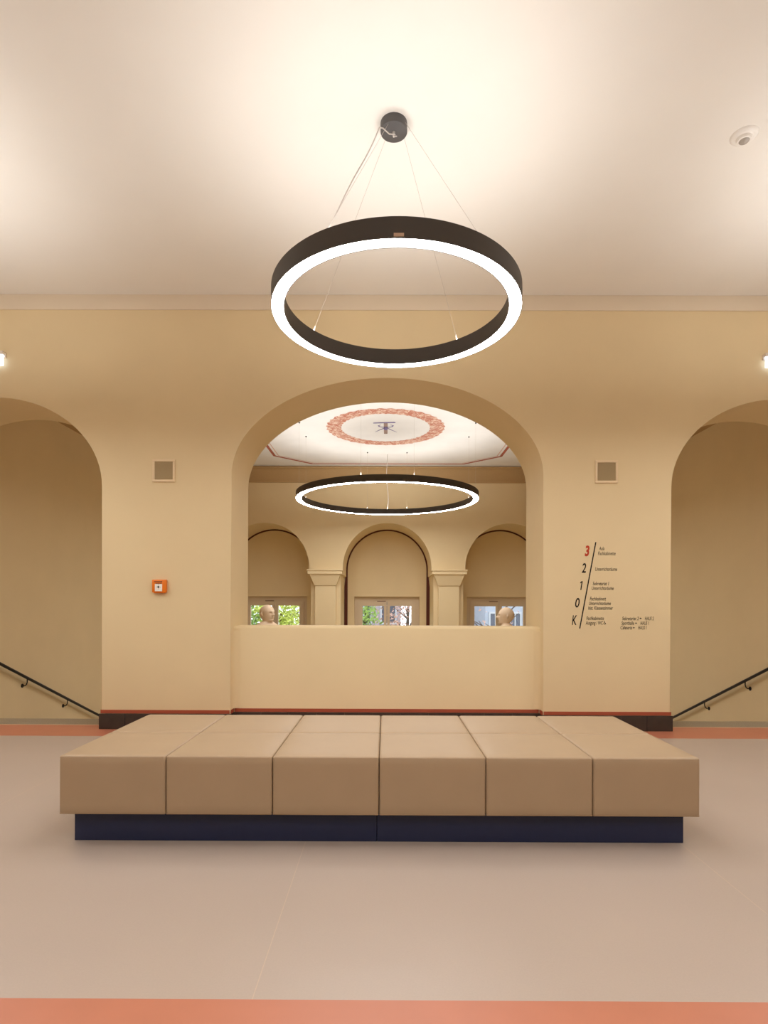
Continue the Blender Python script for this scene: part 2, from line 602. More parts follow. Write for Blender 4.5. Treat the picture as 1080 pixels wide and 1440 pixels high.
# pilasters with capitals on the piers of the far arcade
def pilaster(xc, label):
    root = empty('pilaster', (xc, YA - 0.002, LAND))
    tag(root, label, 'pilaster', 'pilasters of the far arcade')
    b = -LAND
    link('shaft', box_mesh('shaft', -0.25, 0.25, -0.13, 0.0, 0, b + 1.80, 0.006, 1), 'wall_paint', root)
    bm = bmesh.new()
    lo = [bm.verts.new(p) for p in ((-0.26, 0, b + 1.80), (0.26, 0, b + 1.80), (0.26, -0.15, b + 1.80), (-0.26, -0.15, b + 1.80))]
    hi = [bm.verts.new(p) for p in ((-0.37, 0, b + 2.07), (0.37, 0, b + 2.07), (0.37, -0.24, b + 2.07), (-0.37, -0.24, b + 2.07))]
    bm.faces.new(lo[::-1])
    bm.faces.new(hi)
    for i in range(4):
        bm.faces.new((lo[i], lo[(i + 1) % 4], hi[(i + 1) % 4], hi[i]))
    cap = link('capital', bm_mesh(bm, 'capital'), 'wall_paint', root)
    link('abacus', boxes_mesh('abacus', [(-0.41, 0.41, -0.27, 0.0, b + 2.07, b + 2.15), (-0.43, 0.43, -0.29, 0.0, b + 2.15, b + 2.18)]), 'wall_paint', root)


for k, s in ((-0.5, 'ahead of the niche with leafy yellow-green window view'), (0.5, 'ahead of the niche with the pale blue building view')):
    pilaster(AXO + k * APITCH, 'cream square pilaster with tapered capital, ' + s)


# windows
def window(idx, c):
    yw = YN + 0.17
    root = link('window_%d' % idx, boxes_mesh('window', [
        (c - WH, c - WH + 0.10, yw - 0.04, yw + 0.06, WSILL, WTOP), (c + WH - 0.10, c + WH, yw - 0.04, yw + 0.06, WSILL, WTOP),
        (c - WH + 0.10, c + WH - 0.10, yw - 0.04, yw + 0.06, WTOP - 0.13, WTOP), (c - WH + 0.10, c + WH - 0.10, yw - 0.04, yw + 0.06, WSILL, WSILL + 0.1)]), 'window_paint')
    struct(root)
    for s in (-1, 1):
        xa, xb = (c - WH + 0.10, c - 0.005) if s < 0 else (c + 0.005, c + WH - 0.10)
        st_o, st_i = 0.115, 0.075
        pa = xa + (st_o if s < 0 else st_i)
        pb = xb - (st_i if s < 0 else st_o)
        z0, z1 = WSILL + 0.1, WTOP - 0.13
        sash = link('sash', boxes_mesh('sash', [(xa, pa, yw - 0.07, yw, z0, z1), (pb, xb, yw - 0.07, yw, z0, z1),
                                                (pa, pb, yw - 0.07, yw, z1 - 0.115, z1), (pa, pb, yw - 0.07, yw, z0, z0 + 0.115)]), 'window_paint', root)
        link('pane', box_mesh('pane', pa, pb, yw - 0.03, yw - 0.024, z0 + 0.115, z1 - 0.115), 'window_glass', sash)
    link('vent_slot', box_mesh('vent_slot', c - 0.26, c - 0.03, yw - 0.075, yw - 0.068, WTOP - 0.128, WTOP - 0.112), 'dark_red_paint', root)
    link('window_sill', box_mesh('window_sill', c - WH, c + WH, YN - 0.06, yw - 0.04, WSILL - 0.03, WSILL + 0.005), 'window_paint', root)


for i, c in enumerate(cs):
    window(i + 1, c)

# ------------------------------------------------------------------ paintings on the hall ceiling
ZC = HC - 0.0015


def flat_poly(bm, pts, z=ZC):
    bm.faces.new([bm.verts.new((p[0], p[1], z)) for p in pts])


def stroke(bm, pts, w, z=ZC):
    pts = [Vector((p[0], p[1])) for p in pts]
    n = len(pts)
    L, Rr = [], []
    for i in range(n):
        t = (pts[min(i + 1, n - 1)] - pts[max(i - 1, 0)]).normalized()
        nn = Vector((-t.y, t.x))
        ww = (w[i] if isinstance(w, (list, tuple)) else w) / 2
        L.append(bm.verts.new((*(pts[i] + nn * ww), z)))
        Rr.append(bm.verts.new((*(pts[i] - nn * ww), z)))
    for i in range(n - 1):
        bm.faces.new((L[i], L[i + 1], Rr[i + 1], Rr[i]))


MC = on_level(542.3, 598.0, HC)
MC = Vector((MC.x, 10.72, HC))
bm = bmesh.new()
N = 120
ra = [bm.verts.new((MC.x + (1.105 + 0.018 * math.sin(37 * a)) * math.cos(a), MC.y + (1.105 + 0.018 * math.sin(37 * a)) * math.sin(a), ZC)) for a in [2 * PI * k / N for k in range(N)]]
rb = [bm.verts.new((MC.x + (0.835 + 0.012 * math.sin(41 * a)) * math.cos(a), MC.y + (0.835 + 0.012 * math.sin(41 * a)) * math.sin(a), ZC)) for a in [2 * PI * k / N for k in range(N)]]
for k in range(N):
    bm.faces.new((ra[k], ra[(k + 1) % N], rb[(k + 1) % N], rb[k]))
painting = empty('ceiling_painting', (0, 0, 0))
tag(painting, 'painted ceiling with red leaf wreath, violet emblem and red octagonal border line', 'painting')
link('wreath', bm_mesh(bm, 'wreath'), 'wreath_paint', painting)

P = lambda x, y: on_level(x, y, HC)
emb = empty('emblem')
emb.parent = painting
bm = bmesh.new()
flat_poly(bm, [P(539.6, 594.2), P(545.3, 594.2), P(544.9, 610), P(540, 610)], ZC)
link('stem', bm_mesh(bm, 'stem'), 'emblem_brown', emb)
bm = bmesh.new()
z2 = ZC - 0.001
flat_poly(bm, [P(540.0, 600.0), P(545.3, 600.0), P(545.0, 604.6), P(540.2, 604.6)], z2)
flat_poly(bm, [P(525, 594.2), P(536, 593.6), P(556, 593.2), P(556, 594.8), P(540, 595.0), P(525, 595.4)], z2)
stroke(bm, [P(528, 607.2), P(534, 604.6), P(541, 601.8)], [0.012, 0.022, 0.034], z2)
stroke(bm, [P(558, 607.6), P(551, 604.8), P(544.5, 601.8)], [0.012, 0.022, 0.034], z2)
stroke(bm, [P(535.5, 597.2), P(532.2, 598.4), P(533.5, 599.8), P(537.5, 600.6), P(541, 600.9)], [0.010, 0.026, 0.03, 0.034, 0.034], z2)
stroke(bm, [P(549.0, 597.2), P(552.8, 598.3), P(551.5, 599.9), P(548, 600.6), P(544, 600.9)], [0.010, 0.030, 0.032, 0.034, 0.034], z2)
link('figure', bm_mesh(bm, 'figure'), 'emblem_violet', emb)


def oct_ring(bm, off, w, z):
    hx, hy, cx, cy = 2.56 - off, 2.70 - off, 0.03, 10.75
    k = off * 0.414
    pts = [(-hx, -1.98 + k), (-1.80 + k, -hy), (1.80 - k, -hy), (hx, -1.98 + k), (hx, 1.98 - k), (1.80 - k, hy), (-1.80 + k, hy), (-hx, 1.98 - k)]
    pts = [(cx + x, cy + y) for x, y in pts]
    sc_in = lambda p: (cx + (p[0] - cx) * (1 - w / 2.6), cy + (p[1] - cy) * (1 - w / 2.6))
    a = [bm.verts.new((*p, z)) for p in pts]
    b = [bm.verts.new((*sc_in(p), z)) for p in pts]
    for i in range(8):
        bm.faces.new((a[i], a[(i + 1) % 8], b[(i + 1) % 8], b[i]))


bm = bmesh.new()
oct_ring(bm, 0, 0.065, ZC)
link('border_line', bm_mesh(bm, 'border_line'), 'line_red', painting)
bm = bmesh.new()
oct_ring(bm, 0.115, 0.02, ZC)
link('border_line', bm_mesh(bm, 'border_line'), 'line_pink', painting)


# ------------------------------------------------------------------ ring lamps
def ring_housing(ro, w, h):
    ri = ro - w
    t = 0.0035
    # hollow channel: outer wall, inner wall and a web halfway up
    prof = [(ro, 0), (ro, h), (ro - t, h), (ro - t, h * 0.9), (ri + t, h * 0.9), (ri + t, h), (ri, h), (ri, 0), (ri + t, 0), (ri + t, 0.012), (ro - t, 0.012), (ro - t, 0)]
    return lathe_mesh('housing', prof, 128, 30, closed=True)


def ring_band(ro, ri, z, up):
    bm = bmesh.new()
    n = 128
    a = [bm.verts.new((ro * math.cos(2 * PI * k / n), ro * math.sin(2 * PI * k / n), z)) for k in range(n)]
    b = [bm.verts.new((ri * math.cos(2 * PI * k / n), ri * math.sin(2 * PI * k / n), z)) for k in range(n)]
    for k in range(n):
        bm.faces.new((a[k], a[(k + 1) % n], b[(k + 1) % n], b[k]) if up else (a[k], b[k], b[(k + 1) % n], a[(k + 1) % n]))
    me = bpy.data.meshes.new('band')
    bm.to_mesh(me)
    bm.free()
    return me


def build_ring(loc, ro, w, h, drop, angs, label, spread, group=None, canopy=True, rail=None):
    """loc: centre of the lower edge; drop: height from there to the ceiling."""
    root = empty('ring_lamp', loc)
    tag(root, label, 'lamp', group)
    link('housing', ring_housing(ro, w, h), 'dark_metal', root)
    link('lower_diffuser', ring_band(ro - 0.004, ro - w + 0.004, 0.004, False), 'lamp_down', root)
    link('upper_diffuser', ring_band(ro - 0.004, ro - w + 0.004, h - 0.004, True), 'lamp_up', root)
    rm = ro - w / 2
    for a in angs:
        p = Vector((rm * math.cos(a), rm * math.sin(a), h * 0.9))
        if spread is None:
            q = Vector((p.x, p.y, drop))
        else:
            q = Vector((spread * math.cos(a), spread * math.sin(a), drop - 0.03))
        d = (q - p).normalized()
        link('suspension_wire', tube_mesh('wire', [p, q], 0.0011, 5), 'wire_steel', root)
        link('wire_gripper', tube_mesh('gripper', [p, p + d * 0.02, p + d * 0.05, p + d * 0.065], [0.007, 0.007, 0.005, 0.002], 8), 'gripper_nickel', root)
        if spread is None:
            link('ceiling_cup', lathe_mesh('cup', [(0, -0.018), (0.012, -0.018), (0.016, 0), (0, 0)], 12), 'canopy_metal', root, q)
    return root


main_angs = [math.radians(a) for a in (-123, -51, 51, 143)]
R1 = (0.064, 3.94, 1.99 + EYE)
lamp = build_ring(R1, 0.85, 0.086, 0.120, HC - R1[2], main_angs, 'dark ring lamp hanging on splayed wires above the tan seating island', 0.088)
D1 = HC - R1[2]
CX, CY = -0.02, -0.02
can = link('ceiling_canopy', lathe_mesh('canopy', [(0, 0.0), (0.088, 0.0), (0.092, 0.003), (0.092, 0.062), (0, 0.062)], 48, 40), 'canopy_metal', lamp, (CX, CY, D1 - 0.062))
link('strain_relief', lathe_mesh('strain', [(0.009, 0), (0.009, -0.02), (0.006, -0.034), (0, -0.034)], 14), 'gripper_nickel', can, (0.0, -0.005, 0.0))
pNL = Vector((0.807 * math.cos(main_angs[0]), 0.807 * math.sin(main_angs[0]), 0.11))
zc = D1 - 0.062
cable = [Vector((CX, CY - 0.005, zc - 0.03)), Vector((CX + 0.018, CY - 0.03, zc - 0.05)), Vector((CX + 0.006, CY - 0.05, zc - 0.055)),
         Vector((CX - 0.03, CY - 0.03, zc - 0.035)), Vector((CX - 0.075, CY - 0.05, zc - 0.012)), Vector((CX - 0.098, CY - 0.075, zc - 0.028))]
q = cable[-1]
for k in range(1, 13):
    f = k / 12
    p = q.lerp(pNL, f) + Vector((0, 0, -0.02 * math.sin(PI * f))) + Vector((0.006 * math.sin(f * 9), 0, 0))
    cable.append(p)
link('power_cable', tube_mesh('power_cable', cable, 0.0042, 7), 'cable_clear', lamp)
sa = math.radians(-90.0)
link('type_sticker', box_mesh('type_sticker', -0.028, 0.028, -0.0012, 0.0005, 0.008, 0.027), 'sticker', lamp, (0.852 * math.cos(sa) * 1.0, 0.8515 * math.sin(sa), 0), (0, 0, 0))

# the same lamps hang over the side bays and further back in the room
for i, (x, y) in enumerate(((-3.9, 3.94), (3.9, 3.94), (-3.9, 0.1), (0.06, 0.1), (3.9, 0.1))):
    r = build_ring((x, y, R1[2]), 0.85, 0.086, 0.120, D1, main_angs, 'dark ring lamp hanging on splayed wires away from the seating island', 0.088, 'ring lamps away from the seating island')
    link('ceiling_canopy', lathe_mesh('canopy', [(0, 0.0), (0.088, 0.0), (0.092, 0.003), (0.092, 0.062), (0, 0.062)], 32, 40), 'canopy_metal', r, (0, 0, D1 - 0.062))

# large ring in the stair hall on vertical wires
hall_angs = [math.radians(a) for a in (15, 75, 105, 165, 195, 255, 285, 345)]
R2 = (0.02, 10.79, 1.965 + EYE)
hall = build_ring(R2, 1.715, 0.105, 0.115, HC - R2[2], hall_angs, 'very large dark ring lamp on vertical wires under the painted ceiling', None)
pts = []
pf = Vector((0.0, 1.66, 0.11))
for k in range(21):
    f = k / 20
    pts.append(Vector((0.035 * math.sin(f * 7.0) * (1 - f), 1.66 + 0.12 * f, 0.11 + (HC - R2[2] - 0.11) * f)))
link('power_cable', tube_mesh('power_cable', pts, 0.007, 6), 'cable_clear', hall)

# ------------------------------------------------------------------ seating island
BX0, BX1, BY0, BY1 = -1.820, 1.752, 3.165, 4.368
bench = empty('seating_island', ((BX0 + BX1) / 2, (BY0 + BY1) / 2, 0))
tag(bench, 'large tan leather seating island of twelve cushions on a navy blue plinth', 'bench')
hw, hd = (BX1 - BX0) / 2, (BY1 - BY0) / 2
for s in (-1, 1):
    xa, xb = (-hw + 0.056, -0.012 - 0.001) if s < 0 else (-0.012 + 0.001, hw - 0.062)
    link('plinth', box_mesh('plinth', xa, xb, -hd + 0.062, hd - 0.06, 0, 0.172, 0.002, 1), 'navy_laminate', bench)
cw, cd = 2 * hw / 6, 2 * hd / 2


def cushion_mesh():
    bm = bmesh.new()
    g = 0.0015
    nx, ny, nz = 10, 10, 6
    z0, z1 = 0.172, 0.497
    # box grid, slightly crowned, with rounded edges
    bmesh.ops.create_cube(bm, size=1.0)
    bmesh.ops.subdivide_edges(bm, edges=bm.edges[:], cuts=9, use_grid_fill=True)
    hx, hy, hz = cw / 2 - g, cd / 2 - g, (z1 - z0) / 2
    R = 0.011
    for v in bm.verts:
        c = v.co * 2.0
        # pull the outermost grid lines close to the edges
        f = lambda t: math.copysign(1 - (1 - abs(t)) * 0.25 if abs(t) > 0.7 else abs(t) * 1.15, t)
        cc = Vector((f(c.x), f(c.y), f(c.z)))
        p = Vector((cc.x * hx, cc.y * hy, cc.z * hz))
        core = Vector((max(-hx + R, min(hx - R, p.x)), max(-hy + R, min(hy - R, p.y)), max(-hz + R, min(hz - R, p.z))))
        d = p - core
        if d.length > 1e-6:
            p = core + d.normalized() * min(R, d.length if d.length < R else R)
            if sum(1 for q_ in (c.x, c.y, c.z) if abs(q_) > 0.999) >= 1 and (p - core).length < R:
                p = core + d.normalized() * R
        # soft crown on the top and a faint belly on the sides
        if c.z > 0.99:
            p.z += 0.005 * (1 - cc.x ** 2) * (1 - cc.y ** 2)
        p.y += 0.003 * math.copysign(1, c.y) * (1 - cc.x ** 2) * (1 - cc.z ** 2) if abs(c.y) > 0.99 else 0
        v.co = p + Vector((0, 0, (z0 + z1) / 2))
    me = bm_mesh(bm, 'cushion', 60)
    me.materials.append(MATS['tan_leather'])
    return me


def seam_mesh():
    bm = bmesh.new()
    hx, hy = cw / 2 - 0.006, cd / 2 - 0.006
    z = 0.1745
    add_tube(bm, [(-hx, -hy, z), (hx, -hy, z)], 0.004, 6)
    add_tube(bm, [(-hx, hy, z), (hx, hy, z)], 0.004, 6)
    add_tube(bm, [(-hx, -hy, z), (-hx, hy, z)], 0.004, 6)
    add_tube(bm, [(hx, -hy, z), (hx, hy, z)], 0.004, 6)
    me = bm_mesh(bm, 'piping', 60)
    me.materials.append(MATS['tan_piping'])
    return me


cm, sm = cushion_mesh(), seam_mesh()
for j in range(2):
    for i in range(6):
        c = link('cushion', cm, None, bench, (-hw + cw * (i + 0.5), -hd + cd * (j + 0.5), 0))
        link('piping', sm, None, c)


# ------------------------------------------------------------------ wall fittings
def speaker(px, py, label):
    p = on_wall(px, py, YW)
    root = empty('wall_speaker', p)
    tag(root, label, 'speaker', 'square wall speakers')
    h = 0.121
    i = 0.097
    link('frame', boxes_mesh('frame', [(-h, h, -0.014, 0, i, h), (-h, h, -0.014, 0, -h, -i), (-h, -i, -0.014, 0, -i, i), (i, h, -0.014, 0, -i, i)], 0.002), 'cream_plastic', root)
    g = link('grille', box_mesh('grille', -i, i, -0.006, 0, -i, i), 'grille_mesh', root)
    bm = bmesh.new()
    for k in range(-11, 12):
        add_box(bm, -i + 0.004, i - 0.004, -0.0072, -0.0055, k * 0.008 - 0.0016, k * 0.008 + 0.0016)
    link('grille_slots', bm_mesh(bm, 'grille_slots'), 'grille_hole', g)


speaker(230.7, 662.0, 'square cream wall speaker with brown grille, above the orange fire alarm')
speaker(852.6, 663.5, 'square cream wall speaker with brown grille, above the floor directory lettering')

# orange manual call point
p = on_wall(225.8, 824.3, YW)
al = empty('fire_alarm', p)
tag(al, 'small orange manual fire alarm call point on the wall pier', 'alarm')
link('body', box_mesh('body', -0.074, 0.074, -0.048, 0, -0.068, 0.068, 0.006, 2), 'orange_plastic', al)
link('back_box', box_mesh('back_box', -0.062, 0.062, -0.04, 0, -0.076, -0.06, 0.004, 1), 'orange_plastic', al)
pan = link('panel', box_mesh('panel', -0.042, 0.036, -0.051, -0.046, -0.056, 0.022, 0.002, 1), 'white_plastic', al)
bm = bmesh.new()
bmesh.ops.create_cone(bm, cap_ends=True, segments=20, radius1=0.0105, radius2=0.0095, depth=0.006, matrix=Matrix.Translation((-0.003, -0.0535, -0.010)) @ Matrix.Rotation(PI / 2, 4, 'X'))
link('push_button', bm_mesh(bm, 'push_button', 40), 'black_print', pan)
bm = bmesh.new()
for dx, dz in ((1, 0), (-1, 0), (0, 1), (0, -1)):
    c0 = Vector((-0.003 + dx * 0.014, -0.0515, -0.010 + dz * 0.014))
    n_ = Vector((dz, 0, dx))
    tip, b0 = c0, c0 + Vector((dx, 0, dz)) * 0.009
    bm.faces.new([bm.verts.new(tip), bm.verts.new(b0 + n_ * 0.0035), bm.verts.new(b0 - n_ * 0.0035)])
link('arrow_marks', bm_mesh(bm, 'arrow_marks'), 'brown_print', pan)
bm = bmesh.new()
for k in range(9):
    add_box(bm, -0.050 + k * 0.0098, -0.050 + k * 0.0098 + 0.0078, -0.0487, -0.0478, 0.040, 0.052)
link('printed_lettering', bm_mesh(bm, 'printed_lettering'), 'dark_red_paint', al)
bm = bmesh.new()
for k in range(6):
    add_box(bm, -0.034 + k * 0.0112, -0.034 + k * 0.0112 + 0.0085, -0.0487, -0.0478, 0.0255, 0.032)
link('printed_lettering', bm_mesh(bm, 'printed_lettering'), 'brown_print', al)

# ------------------------------------------------------------------ floor directory lettering
YT = YW - 0.0008
MPP = YW / F_PX


def text_mesh(body, bold=0.0, shear=0.19):
    cu = bpy.data.curves.new('lettering', 'FONT')
    cu.body = body
    cu.size = 1.0
    cu.shear = shear
    cu.offset = bold
    cu.extrude = 0.0
    cu.resolution_u = 3
    ob = bpy.data.objects.new('lettering_tmp', cu)
    COL.objects.link(ob)
    bpy.context.view_layer.update()
    me = bpy.data.meshes.new_from_object(ob.evaluated_get(bpy.context.evaluated_depsgraph_get()))
    bpy.data.objects.remove(ob)
    bpy.data.curves.remove(cu)
    me.materials.clear()
    return me


def bounds(me):
    xs_ = [v.co.x for v in me.vertices]
    ys_ = [v.co.y for v in me.vertices]
    return min(xs_), max(xs_), min(ys_), max(ys_)


CAPH = bounds(text_mesh('H', 0, 0))[3]
directory = empty('floor_directory', on_wall(826, 823, YW))
tag(directory, 'black and red slanted floor directory lettering on the wall pier', 'lettering')
DL = directory.location


def put_text(name, body, x0, x1, base, cap, m, bold=0.0):
    me = text_mesh(body, bold)
    b = bounds(me)
    sx = (x1 - x0) * MPP / (b[1] - b[0])
    sz = cap * MPP / CAPH
    o_ = on_wall(x0, base, YT)
    for v in me.vertices:
        x, z = (v.co.x - b[0]) * sx, v.co.y * sz
        v.co = Vector((o_.x + x - DL.x, YT - DL.y, o_.z + z - DL.z))
    me.update()
    ob = link(name, me, m, directory)
    return ob


put_text('floor_number', '3', 822.2, 829.0, 781.4, 13.4, 'red_print', 0.04)['label'] = 'bold red numeral 3'
put_text('floor_number', '2', 818.0, 824.2, 805.2, 12.8, 'black_print', 0.016)
put_text('floor_number', '0', 808.8, 815.2, 854.0, 12.8, 'black_print', 0.016)
put_text('floor_number', 'K', 804.2, 811.2, 878.6, 13.0, 'black_print', 0.016)
for body, x0, x1, base in (
        ('Aula', 842.5, 849.9, 773.6), ('Fachkabinette', 841.0, 865.7, 780.6), ('Unterrichtsräume', 837.0, 867.7, 802.6),
        ('Sekretariat 1', 833.5, 856.4, 823.0), ('Unterrichtsräume', 832.2, 862.9, 829.5), ('Fachkabinett', 829.6, 852.2, 844.3),
        ('Unterrichtsräume', 828.3, 858.9, 850.8), ('hist. Klassenzimmer', 827.2, 862.0, 857.4), ('Fachkabinette', 824.7, 849.2, 871.8),
        ('Ausgang / WC', 823.6, 848.0, 878.3), ('Sekretariat 2', 875.0, 898.0, 872.1), ('Sporthalle', 874.0, 891.6, 878.6),
        ('Cafeteria', 872.6, 888.8, 885.0), ('HAUS 2', 906.9, 919.2, 872.2), ('HAUS 1', 900.6, 912.6, 878.7), ('HAUS 1', 897.4, 909.3, 885.1)):
    put_text('text_line', body, x0, x1, base, 4.9, 'brown_print', 0.010)


def flat_on_wall(name, polys, m):
    bm = bmesh.new()
    for pl in polys:
        bm.faces.new([bm.verts.new(on_wall(x, y, YT) - DL) for x, y in pl])
    link(name, bm_mesh(bm, name), m, directory)


flat_on_wall('slanted_line', [[(837.0, 762.4), (838.7, 762.4), (816.1, 883.9), (814.4, 883.9)]], 'black_print')
flat_on_wall('floor_number', [[(818.0, 817.2), (819.5, 817.2), (817.5, 829.7), (816.0, 829.7)], [(818.0, 817.2), (818.6, 818.7), (816.2, 820.4), (815.7, 819.2)]], 'black_print')
for x, y in ((899.3, 869.6), (892.9, 876.3), (889.7, 882.8)):
    flat_on_wall('arrow', [[(x, y), (x + 1.5, y - 1.2), (x + 1.5, y - 0.45), (x + 3.0, y - 0.45), (x + 3.0, y + 0.45), (x + 1.5, y + 0.45), (x + 1.5, y + 1.2)]], 'black_print')
# wheelchair pictogram
wc = [(850.0, 873.4)]
circ = lambda cx, cy, r, n=10: [(cx + r * math.cos(2 * PI * k / n), cy + r * math.sin(2 * PI * k / n)) for k in range(n)]
ring_polys = []
c1, c0 = circ(850.0, 876.9, 1.5, 12), circ(850.0, 876.9, 0.95, 12)
for k in range(12):
    ring_polys.append([c1[k], c1[(k + 1) % 12], c0[(k + 1) % 12], c0[k]])
flat_on_wall('wheelchair_symbol', [circ(850.1, 873.6, 0.55), [(849.7, 874.2), (850.5, 874.2), (850.5, 876.4), (849.7, 876.4)],
                                   [(850.5, 875.8), (851.6, 875.8), (852.3, 877.7), (851.7, 877.9), (851.2, 876.5), (850.5, 876.5)]] + ring_polys, 'brown_print')


# ------------------------------------------------------------------ ceiling sensor
p = on_level(1046.5, 190.5, HC)
sen = empty('motion_sensor', p)
tag(sen, 'round white motion sensor with a grey lens on the ceiling', 'sensor')
link('base', lathe_mesh('base', [(0, -0.022), (0.055, -0.022), (0.078, -0.016), (0.088, -0.004), (0.089, 0), (0, 0)], 40, 40), 'white_plastic', sen)
col = link('collar', lathe_mesh('collar', [(0.034, -0.040), (0.045, -0.038), (0.050, -0.020), (0.030, -0.020)], 32, 40, closed=True), 'white_plastic', sen)
bm = bmesh.new()
bmesh.ops.create_uvsphere(bm, u_segments=20, v_segments=10, radius=0.036)
for v in bm.verts:
    v.co.z *= 0.75
link('lens', bm_mesh(bm, 'lens', 60), 'lens_grey', sen, (0, 0, -0.030))


# ------------------------------------------------------------------ lit signs over the stair arches
def exit_sign(s, label):
    edge = on_wall(3.6 if s < 0 else 1077.4, 505 if s < 0 else 508, YW - 0.05)
    xc = edge.x + s * 0.16
    root = empty('emergency_sign', (xc, YW, edge.z))
    tag(root, label, 'sign', 'lit emergency signs')
    link('mounting_plate', box_mesh('mounting_plate', -0.17, 0.17, -0.02, 0, 0.03, 0.085, 0.003, 1), 'pale_plastic', root)
    link('housing', box_mesh('housing', -0.165, 0.165, -0.055, -0.018, 0.055, 0.09, 0.004, 1), 'pale_plastic', root)
    link('light_panel', box_mesh('light_panel', -0.16, 0.16, -0.045, -0.030, -0.065, 0.057, 0.002, 1), 'sign_glow', root)


exit_sign(-1, 'small white lit emergency sign over the stair arch beside the fire alarm pier')
exit_sign(1, 'small white lit emergency sign over the stair arch beside the directory pier')


# ------------------------------------------------------------------ stair flights and handrails
RUN, RISE, NST = 0.37, 0.17, 10
sb = box_mesh('step', -(SX - PX) / 2 + 0.002, (SX - PX) / 2 - 0.002, 0, RUN, 0, 1)
for s, where in ((-1, 'behind the arch beside the fire alarm pier'), (1, 'behind the arch beside the directory pier')):
    xc = s * (SX + PX) / 2
    root = empty('stair_flight', (xc, 6.63, LAND))
    tag(root, 'stone stair flight going down ' + where, 'stairs', 'stair flights down to the landing')
    for k in range(NST - 1):
        me = box_mesh('step', -(SX - PX) / 2 + 0.004, (SX - PX) / 2 - 0.004, k * RUN + 0.001, (k + 1) * RUN, 0.0, RISE * (NST - 1 - k))
        link('step', me, 'stone_step', root)


def handrail(s, label):
    xr = s * (SX - 0.075)
    y0, z0 = 6.75, 0.985
    sl = 0.457
    y1 = 10.75
    zz = lambda y: 0.497 - sl * (y - 7.81)
    root = empty('handrail', (s * SX, (y0 + y1) / 2, zz((y0 + y1) / 2)))
    tag(root, label, 'handrail', 'stair handrails')
    L = root.location
    link('rail', tube_mesh('rail', [Vector((xr, y, zz(y))) - L for y in (y0, y1)], 0.021, 12), 'black_steel', root)
    for y in (7.30, 8.36, 9.42, 10.48):
        b = Vector((xr, y, zz(y) - 0.018)) - L
        w = Vector((s * SX, y, zz(y) - 0.115)) - L
        pts = [b, b + Vector((0, 0, -0.045)), b + Vector((s * 0.012, 0, -0.08)), b + Vector((s * 0.036, 0, -0.097)), w]
        br = link('bracket', tube_mesh('bracket', pts, 0.0085, 8), 'black_steel', root)
        link('wall_plate', tube_mesh('wall_plate', [w, w - Vector((s * 0.007, 0, 0))], 0.03, 16), 'black_steel', br)


handrail(-1, 'black steel handrail on the stair wall beside the fire alarm pier')
handrail(1, 'black steel handrail on the stair wall beside the directory pier')


# ------------------------------------------------------------------ plaster busts
def gauss(d, s):
    return math.exp(-(d / s) ** 2)


